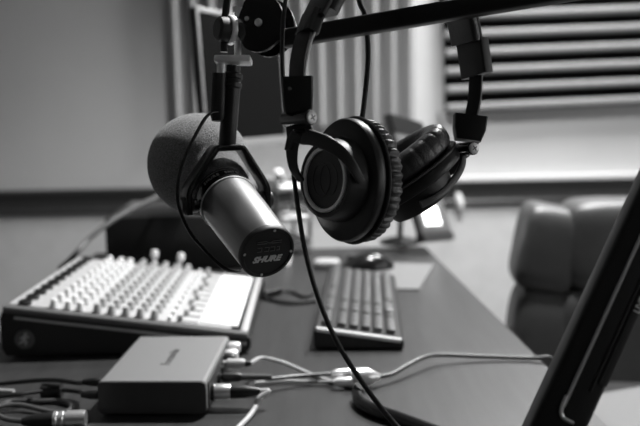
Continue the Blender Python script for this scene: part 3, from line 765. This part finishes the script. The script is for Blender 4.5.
obj('switch_diagram', bm, m_dkgrey, ec_)
rr1 = r0 * 1.09
bm = new(); lathe(bm, [(rr1, sr - .0085), (rr1 * 1.03, sr - .0075), (rr1 * 1.03, sr - .003), (rr1 * 1.0, sr - .002), (rr1 * 1.0, sr + .009), (rr1 * 1.04, sr + .010), (rr1 * 1.04, sr + .0125), (rr1 * .8, sr + .0135), (rr1 * .8, sr - .0085)], MB_, 80, closed=True); ring = obj('collar_ring', bm, m_gloss, mic)
bm = new(); lathe(bm, [(rr1 * 1.015, sr - .0100), (rr1 * 1.04, sr - .0092), (rr1 * 1.04, sr - .0082), (rr1 * 1.0, sr - .0080)], MB_, 80, closed=True); obj('ring_edge', bm, m_steel, ring)
def ring_text(s, ang, size):
    a = math.radians(ang); d = pv * math.cos(a) + qv * math.sin(a); tx_ = (-pv * -math.sin(a) * -1 + qv * -math.cos(a))
    tx_ = (pv * math.sin(a) - qv * math.cos(a)); p = cap + mdx * (sr + .0035) + d * (rr1 * 1.0 + .0003)
    bm = new(); 
    n = len(s)
    for i, chx in enumerate(s):
        aa = a - (i - (n - 1) / 2) * size * .72 / rr1; d = pv * math.cos(aa) + qv * math.sin(aa); tx_ = pv * math.sin(aa) - qv * math.cos(aa)
        text(bm, chx, size, frame(tx_, mdx, tx_.cross(mdx), cap + mdx * (sr + .0035) + d * (rr1 + .0003)), .0002, bold=.0001)
    return obj('ring_lettering', bm, m_grey, ring)
ring_text('SHURE', 128, .0058); ring_text('SM7B', 84, .0058)
# foam windscreen
fr = .0585
fc = sr + .087
prof = [(0, sr + .009), (rr1 * 1.02, sr + .009), (rr1 * 1.10, sr + .016)]
for a in range(-48, 91, 6):
    prof.append((fr * math.cos(math.radians(a)), fc + fr * math.sin(math.radians(a))))
prof[-1] = (0, fc + fr)
bm = new(); lathe(bm, prof, MB_, 80); obj('windscreen', bm, m_foam, mic, angle=80)['label'] = 'grey foam windscreen'
# yoke
pr = cap + mdx * (sr + .000)
half = .0445
pL, pR = pr - pv * half, pr + pv * half
top = at(227, 147.5, .826)
tl = top - pv * .0135; tr = top + pv * .0135
yk = [pL - V((0, 0, .012)), pL + V((0, 0, .012)), tl - pv * .001, tl + pv * .003, tr - pv * .003, tr + pv * .001, pR + V((0, 0, .012)), pR - V((0, 0, .012))]
yp = []
for a, b in zip(yk, yk[1:]):
    for k in range(6): yp.append(a.lerp(b, k / 6))
yp.append(yk[-1])
for _ in range(1): yp = [yp[0]] + [(yp[i - 1] + yp[i] * 2 + yp[i + 1]) / 4 for i in range(1, len(yp) - 1)] + [yp[-1]]
bwid = pv.cross(V((0, 0, 1))).normalized()
bm = new(); sweep(bm, yp, rrect(.021, .0065, .0014), hint=bwid); obj('yoke', bm, m_gloss, mic)
for p, s in ((pL, -1), (pR, 1)):
    bm = new(); lathe(bm, [(0, -.006), (.0085, -.006), (.0095, -.004), (.0095, .005), (.0085, .007), (0, .007)], ortho(pv * s, V((0, 0, 1)), p - V((0, 0, .003))), 28); kn = obj('pivot_knob', bm, m_yoke, mic)
for p, s_ in ((pL, 1), (pR, -1)):
    bm = new(); sweep(bm, [p + pv * s_ * .001 - V((0, 0, .004)), p + pv * s_ * .012 - V((0, 0, .004))], circ(.007, 16)); obj('pivot_boss', bm, m_gloss, mic)
# stem
pt0, pt1 = top, at(233.5, 66, .826)
upv = (pt1 - pt0); L = upv.length; SM = ortho(upv, R, pt0)
bm = new(); lathe(bm, [(0, -.001), (.0088, -.001), (.0092, .004), (.0092, L * .72), (.0105, L * .74), (.0105, L * .79), (.0092, L * .80), (.0085, L * .84), (.0105, L * .85), (.0105, L * .90), (.0075, L * .92), (.0075, L * 1.0), (0, L)], SM, 32); obj('stem', bm, m_black, mic)
# cable junction block beside the stem
c0, c1 = at(218, 116, .822), at(219.5, 74, .822)
bm = new(); sweep(bm, [c0 + (c0 - c1) * .12, c0, c0.lerp(c1, .5), c1], rrect(.0155, .017, .005), hint=R, scale=lambda u: .8 if u < .1 else 1.0); obj('connector_block', bm, m_soft, mic)
bm = new(); sweep(bm, [at(221.5, 75, .822), at(222, 59, .822)], circ(.0052, 16)); obj('connector_stub', bm, m_steel, mic)
# mount: silver plate, rod, wing discs  (hardware that joins microphone and arm)
bm = new(); rbox(bm, .038, .026, .0075, ortho(U, R, at(233.5, 60.5, .824)), .002); obj('mount_plate', bm, m_steel, mic)
bm = new(); sweep(bm, [at(237.6, 60, .822), at(237.8, 9, .822)], circ(.0036, 16)); sweep(bm, [at(237.8, 13, .822), at(237.8, 7.5, .822)], circ(.0058, 16)); obj('mount_rod', bm, m_steel, mic)
DM = ortho((-R * .86 + B * .5).normalized(), U, at(229.5, 30, .815))
bm = new(); lathe(bm, [(0, -.0045), (.0125, -.0045), (.0155, -.003), (.0155, .001), (.0145, .0025), (0, .0025)], DM, 36); obj('mount_disc', bm, m_steel, mic)
bm = new(); lathe(bm, [(0, .0025), (.0125, .0025), (.013, .004), (.0125, .012), (.010, .0145), (0, .0145)], DM, 36); obj('wing_knob', bm, m_rubber, mic)
bm = new(); sweep(bm, [at(232, 30, .818), at(235, 29, .818)], circ(.008, 16)); obj('mount_neck', bm, m_steel, mic)
bm = new(); sweep(bm, [at(224, 52, .816), at(225, 18, .816), at(229, -14, .816), at(232, -40, .816)], rrect(.0075, .006, .002), hint=R); obj('strain_bar', bm, m_soft, mic)
# thin twin-lead cable looping in front of the windscreen
mc = [at(217.5, 112, .812), at(211, 113, .802), at(204, 120, .790), at(194, 138, .775), at(186, 155, .768), at(179.5, 175, .762), at(177.5, 193, .758), at(180, 210, .755), at(190, 232, .752), at(205, 250, .752), at(218, 263, .755), at(228, 270, .760), at(238, 271.5, .772), at(243, 268, .79)]
bm = new(); sweep(bm, spline(mc, 10), rrect(.0036, .0024, .001), hint=R); tag(obj('microphone_lead', bm, m_gloss), 'thin black lead looping across windscreen to the microphone body', 'cable')

# ------------------------------------------------------------------ headphones
DLc = at(343, 180, .722)
hX, hY, hZ = cv(.64, 0, .77), cv(0, 1, 0), cv(-.77, 0, .64)
CL = frame(hX, hY, hZ, DLc)
HLp, HRp = at(300, 118, .690), at(465.5, 149, .800)
hp = thing('headphones', 'black padded headphones hanging over the boom arm', 'headphones', V((at(390, 240, .75).x, at(390, 240, .75).y, at(343, 243, .72).z)))
RX, RY = .0485, .0575
def cup(Mc, parent, left):
    sy = RY / RX; crs = 1.0 if left else .3
    bm = new()
    lathe(bm, [(0, -.010), (RX * .80, -.010), (RX * .97, -.010), (RX * 1.0, -.007), (RX * 1.0, -.001), (RX * .975, .0012), (RX * .93, .0020), (.0385, .0030), (0, .003)], Mc, 88, 1, sy); hs = obj('ear_cup', bm, m_black, parent)
    bm = new()      # round raised boss
    lathe(bm, [(0, .002), (.0395, .002), (.0388, .006), (.0372, .0130), (.0362, .0195), (.0348, .0222), (.0325, .0228), (.0312, .0222), (.0305, .0205), (0, .0205)], Mc @ T(-.001, 0, 0), 88); bs = obj('boss', bm, m_soft, hs)
    bm = new(); lathe(bm, [(.0268, .0206), (.0302, .0206), (.0302, .0226), (.0290, .0232), (.0268, .0226)], Mc @ T(-.001, 0, 0), 80, closed=True); obj('boss_ring', bm, m_ring, hs)['label'] = 'grey ring around the emblem face'
    bm = new()
    def st(pts, w): sweep(bm, [Mc @ V((x - .001, y, .0204)) for x, y in pts], rrect(w, .0006, .0002), hint=Mc.to_3x3() @ V((0, 0, 1)))
    for cx_, ph in ((-.005, 0), (.005, 0)):
        st([(cx_ + .012 * math.cos(2 * PI * k / 40), .015 * math.sin(2 * PI * k / 40)) for k in range(41)], .0012)
    obj('emblem', bm, m_yoke, bs)
    bm = new()      # two thin flanges
    lathe(bm, [(RX * .9, -.0135), (RX * 1.03, -.0135), (RX * 1.045, -.0122), (RX * 1.03, -.011), (RX * .9, -.0105)], Mc, 88, 1, sy, closed=True); obj('baffle_flange', bm, m_leath, hs)
    # wrinkled leatherette pad
    rnd = random.Random(3 if left else 5)
    nc = 46 if left else 24; cre = [(i / nc * 2 * PI + rnd.uniform(-.03, .03), rnd.uniform(.5, 1.0)) for i in range(nc)]
    n = 18; prof = []
    rc, rw, rh = RX * .785, RX * .235, .0105 if left else .0135
    for k in range(n):
        a = 2 * PI * k / n
        prof.append((rc + rw * math.copysign(abs(math.cos(a)) ** .75, math.cos(a)), -.0130 - rh - rh * math.copysign(abs(math.sin(a)) ** .8, math.sin(a))))
    def mod(k, a, r, z):
        ph = 2 * PI * k / n; out = max(0, math.cos(ph - .35)) ; d = 0
        for c, s in cre:
            dd = abs((a - c + PI) % (2 * PI) - PI)
            if dd < .075: d = max(d, s * (1 - dd / .075) ** 1.4)
        return r - d * .0032 * crs * out, z + d * .0014 * crs * max(0, math.sin(ph))
    bm = new(); lathe(bm, prof, Mc, 368, 1, sy, mod=mod, closed=True); obj('ear_pad', bm, m_leath, parent, angle=60)
    bm = new(); lathe(bm, [(0, -.0125), (RX * .85, -.0125), (RX * .85, -.010), (0, -.010)], Mc, 60, 1, sy); obj('driver_cloth', bm, m_rubber, hs)
    return hs
lc_ = cup(CL, hp, True)
rf = cv(-.56, .81, .16).normalized(); rL = cv(.82, .57, -.016).normalized(); rZ = -rf; rX = rL.cross(rZ)
CR = frame(rX, rL, rZ, at(412.5, 184.5, .800))
rc_ = cup(CR, hp, False)

def headside(h, hz, ax_):
    # hinge barrel with a silver cross-head screw
    bm = new(); M_ = ortho(ax_, U, h); lathe(bm, [(0, -.0185), (.0058, -.0185), (.0068, -.017), (.0068, .0155), (.006, .0165), (0, .0165)], M_, 28); hg = obj('hinge', bm, m_gloss, hp)
    bm = new(); lathe(bm, [(0, .0182), (.0045, .0182), (.0056, .0176), (.0060, .0160), (0, .0160)], M_, 28)
    sc_ = obj('hinge_screw', bm, m_screw, hg)
    bm = new()
    for k in (0, 1):
        rbox(bm, .0058, .0010, .0006, M_ @ T(0, 0, .0182) @ Matrix.Rotation(math.radians(35 + 90 * k), 4, 'Z'))
    obj('cross_slot', bm, m_black, sc_)
    return hg
axL = cv(.70, -.03, .71).normalized(); hLc = at(298.5, 118.5, .684)
headside(hLc, None, axL)
axR = cv(.38, -.03, .92).normalized(); hRc = at(464.8, 149, .800)
headside(hRc, None, axR)
# left fork yoke
apx = at(300, 127, .690)
pvL = CL @ V((-.0435, .002, .0075)); pvR = CL @ V((.0445, 0, .0065))
def prong(pts, hint, s=1.0):
    bm = new(); sweep(bm, spline(pts, 10), rrect(.0100, .0042, .0015), hint=hint, scale=lambda u: (s * (1.35 - .95 * max(0, u - .35)), 1)); return bm
bm = prong([at(303, 136, .692), at(314, 138.5, .686), at(328, 144, .680), at(341.5, 153, .676), at(353, 167, .677), at(361, 182, .683)], cv(.25, .95, .1)); obj('fork_arm', bm, m_yoke, hp)
bm = prong([at(298, 133, .692), at(293, 143, .697), at(292, 157, .703), at(294.5, 170, .712), at(301, 180, .724)], cv(1, 0, .35), .85); obj('fork_arm', bm, m_yoke, hp)
bm = new()
poly = [(-.0125, .005), (.0095, .005), (.0130, -.004), (.0165, -.0095), (.0105, -.0125), (.001, -.0115), (-.0065, -.009), (-.0100, -.0155), (-.0155, -.0155), (-.0130, -.004)]
prism(bm, poly, .0045, ortho(cv(-.35, .12, .93), R, at(301.5, 132, .694)) @ T(0, 0, -.002)); fb_ = obj('fork_bridge', bm, m_yoke, hp)
bm = new(); rbox(bm, .0105, .0028, .002, ortho(cv(-.35, .12, .93), R, at(299, 131, .6905)), .0004); obj('slot', bm, m_gloss, fb_)
# right fork: short arms hugging the shell
def R3(x, y, z): return CR @ V((x, y, z))
fR0 = hRc - axR * .004
for s in (-1, 1):
    bm = new(); sweep(bm, spline([fR0 + rX * s * .002, R3(s * .008, .051, .012), R3(s * .024, .030, .0165), R3(s * .038, .008, .016), R3(s * .045, -.010, .012)], 8), rrect(.0075, .0042, .0015), hint=rZ); obj('fork_arm', bm, m_yoke, hp)
bm = new(); sweep(bm, spline([fR0, fR0.lerp(R3(0, .064, .008), .55), R3(0, .062, .008)], 6), rrect(.010, .0065, .002), hint=rX, scale=lambda u: (1 + 1.6 * u, 1)); obj('fork_bridge', bm, m_black, hp)
# headband: slider housings, sliders, padded arch
aH = (hRc - hLc); aH.z = 0; aH.normalize(); wB = V((0, 0, 1)).cross(aH)
if wB.dot(B) < 0: wB = -wB
def dpt(px): return .690 + (px - 300) / 165.5 * .113
def hb(px, py, off=0): return at(px, py, dpt(px) + off)
bm = new(); sweep(bm, [at(297.5, 77, .687), at(298, 95, .688), at(299, 112.5, .690)], rrect(.0165, .0275, .0022), hint=B, scale=lambda u: (1, 1.0 - .12 * max(0, u - .4) / .6)); sh = obj('slider_housing', bm, m_black, hp)
bm = new(); lathe(bm, [(0, .0088), (.0015, .0088), (.0022, .008), (0, .008)], ortho(B, R, at(290, 90, .688)), 12); obj('rivet', bm, m_lip, sh)
bm = new(); sweep(bm, spline([hb(297, 84), hb(298, 62), hb(302, 42), hb(308, 26)], 8), rrect(.0165, .0042, .001), hint=cv(.80, 0, .60)); obj('slider', bm, m_yoke, hp)
bm = new(); sweep(bm, spline([at(304, 84, .681), at(306.5, 62, .681), at(311, 42, .684), at(315.5, 31, .687)], 8), circ(.0011, 8)); obj('slider_glint', bm, m_screw, hp)  # bright strip added as the highlight along the band's edge
bm = new(); sweep(bm, [at(307, 34, .694), at(311, 22, .697), at(314, 14, .70)], rrect(.0125, .024, .002), hint=aH); obj('band_end', bm, m_gloss, hp)
bm = new(); sweep(bm, [at(477, 76, .814), at(472, 41.5, .814)], rrect(.0130, .036, .002), hint=aH); obj('band_end', bm, m_black, hp)
bm = new(); sweep(bm, spline([at(470, 122, .806), at(474.5, 100, .810), at(476, 76, .812)], 8), rrect(.0145, .0042, .001), hint=cv(.80, 0, .60)); obj('slider', bm, m_black, hp)
bm = new(); sweep(bm, [at(470.5, 116, .806), at(469, 130, .805), at(467.5, 141, .804)], rrect(.0165, .034, .0022), hint=B, scale=lambda u: (1, 1.0 - .25 * max(0, u - .4) / .6)); obj('slider_housing', bm, m_black, hp)
arch = [at(313, 17, .699), at(327, -8, .706), at(348, -34, .717), at(378, -56, .737), at(410, -58, .760), at(437, -38, .782), at(456, -10, .800), at(466, 20, .811), at(470.5, 43, .815)]
pa = spline(arch, 8)
def inward(u):
    i = min(int(u * (len(pa) - 1)), len(pa) - 2); t = (pa[i + 1] - pa[i]).normalized(); return t.cross(wB)
bm = new(); sweep(bm, pa, rrect(.034, .0055, .002), hint=wB); obj('headband', bm, m_soft, hp)
inn = [p - (inward(i / (len(pa) - 1)).normalized() * .0075) * (1 if (p - inward(i / (len(pa) - 1)) * .01).z < p.z or True else 1) for i, p in enumerate(pa)]
cen = at(390, 100, .75)
inn = [p + (cen - p).normalized() * .0075 for p in pa]
bm = new(); sweep(bm, inn[3:-1], rrect(.038, .011, .0045), hint=wB); obj('headband_pad', bm, m_leath, hp)
# main cord of the headphones: drops past the left hinge and falls to the desk
hc = [at(290, -30, .700), at(285.5, 0, .702), at(282.5, 30, .705), at(282.5, 70, .708), at(285, 105, .720), at(289, 135, .724), at(293, 170, .730), at(299, 215, .716), at(306, 255, .70), at(319, 300, .70), at(337, 342, .70), at(362, 382, .69), at(392, 421, .68)]
hc += [at(425, 455, .67), onz(470, 500, DZ + .005), onz(540, 520, DZ + .005)]
bm = new(); sweep(bm, spline(hc, 10), circ(.00215, 12), scale=lambda u: .92 + .25 * u); tag(obj('headphone_cord', bm, m_soft), 'long black cord hanging past the left ear cup to the desk', 'cable')
bm = new(); sweep(bm, spline([at(352, -40, .81), at(359, 0, .81), at(364.5, 14, .81), at(367, 33, .81), at(368, 60, .81), at(365, 95, .805), at(361, 125, .80), at(356, 150, .795)], 8), circ(.0027, 12)); tag(obj('hanging_cord', bm, m_soft), 'short black cord hanging behind boom arm down to the ear cup', 'cable')

# ------------------------------------------------------------------ chair
ccen = at(610, 250, 1.85)
chair = thing('office_chair', 'black leather executive chair with padded bolsters at the desk', 'chair', V((ccen.x + .05, ccen.y - .1, 0)))
ya = math.radians(-6)
CH_ = T(ccen.x, ccen.y, 0) @ Matrix.Rotation(ya, 4, 'Z')
def cz_(py, d): return at(600, py, d).z
ztop_, zmid, zlow = at(600, 203, 1.85).z, at(600, 292, 1.82).z, at(600, 400, 1.80).z
hh = ztop_ - zmid
def cush(nm, x, y, z, sx, sy, sz, e=.45, rx=0, par=chair, m=m_chair):
    bm = new(); puff(bm, sx, sy, sz, CH_ @ T(x, y, z) @ Matrix.Rotation(rx, 4, 'X'), e=e, n=28); return obj(nm, bm, m, par, angle=80)
cush('head_cushion', .055, 0, zmid + hh / 2 + .008, .345, .17, hh * 1.05, .34)
def bolster(nm, x, z, sx, sz, lean):
    bm = new(); puff(bm, sx, .16, sz, CH_ @ T(x, .004, z) @ Matrix.Rotation(lean, 4, 'Y'), e=.36, n=28); return obj(nm, bm, m_chair, chair, angle=80)
bolster('head_bolster', -.150, zmid + hh / 2 - .002, .140, hh * 1.0, .17)
bolster('head_bolster', .268, zmid + hh / 2 - .002, .150, hh * 1.0, -.10)
hl = zmid - zlow + .16
cush('back_cushion', .045, -.005, zmid - hl / 2 + .012, .36, .15, hl, .26)
bolster('back_bolster', -.165, zmid - hl / 2 + .010, .155, hl * .99, .10)
bolster('back_bolster', .300, zmid - hl / 2 + .010, .155, hl * .99, -.06)
bm = new(); rbox(bm, .5, .05, hh + hl - .06, CH_ @ T(.055, .07, (ztop_ + zmid - hl) / 2), .02, 3); obj('back_shell', bm, m_black, chair)
zs = .47
cush('seat', .055, -.30, zs - .05, .54, .52, .13, .4)
for s in (-1, 1):
    x = .055 + s * .29
    bm = new(); tube(bm, [CH_ @ V((x, -.03, .55)), CH_ @ V((x, -.02, zs + .10)), CH_ @ V((x * 1 + s * .0, -.25, zs + .10)), CH_ @ V((x, -.42, zs + .02)), CH_ @ V((x - s * .05, -.36, zs - .07))], .018, 12); ar = obj('armrest', bm, m_black, chair)
pa_ = at(640, 420, 1.45)
bm = new(); M_ = T(pa_.x + .02, pa_.y, pa_.z) @ Matrix.Rotation(math.radians(12), 4, 'Z') @ Matrix.Rotation(math.radians(-4), 4, 'Y'); puff(bm, .26, .20, .06, M_, e=.35, n=18); obj('lit_pad', bm, mat('lit_leather_grey', .16, .7), chair)['label'] = 'chair pad with leather greyed as lit from above'  # paler than the chair leather to stand in for light from above
bx = CH_ @ V((.055, -.25, 0))
bm = new(); lathe(bm, [(0, .08), (.03, .08), (.03, .38), (.06, .39), (0, .39)], T(bx.x, bx.y, 0), 20); obj('column', bm, m_steel, chair)
for k in range(5):
    a = 2 * PI * k / 5 + .3; e_ = V((bx.x + .30 * math.cos(a), bx.y + .30 * math.sin(a), .075))
    bm = new(); sweep(bm, [V((bx.x, bx.y, .11)), e_], rrect(.03, .045, .01), hint=V((0, 0, 1))); lg = obj('leg', bm, m_black, chair)
    bm = new(); lathe(bm, [(0, -.02), (.026, -.02), (.03, -.015), (.03, .015), (.026, .02), (0, .02)], T(e_.x, e_.y, .031) @ Matrix.Rotation(PI / 2, 4, 'X'), 18); obj('caster', bm, m_rubber, lg)

# ------------------------------------------------------------------ white reflection built as a made-up cord with toggle hanging by the back wall
ct = thing('made_up_cord', 'made-up cord with a rounded white toggle hanging before the back wall', 'cord', onwall(461, 207, .06))
bm = new(); tube(bm, [onwall(438, 112, .03), onwall(447, 150, .05), onwall(453, 178, .06), onwall(457, 193, .06)], .004, 8); obj('cord', bm, m_cablel, ct)
a, b = onwall(457.5, 193, .06), onwall(461.5, 208, .06)
rod(a, b, [(0, 0), (.010, .02), (.015, .2), (.016, .8), (.011, .98), (0, 1)], m_white_and_glare, 'glint', ct)

# ------------------------------------------------------------------ render look
w = bpy.data.worlds.new('world'); sc.world = w; w.use_nodes = True
w.node_tree.nodes['Background'].inputs['Color'].default_value = (0.5, 0.5, 0.5, 1)
w.node_tree.nodes['Background'].inputs['Strength'].default_value = 0.05
sc.view_settings.view_transform = 'Standard'; sc.view_settings.look = 'None'
sc.view_settings.exposure = 0.5; sc.view_settings.gamma = 1.0; sc.view_settings.use_curve_mapping = False
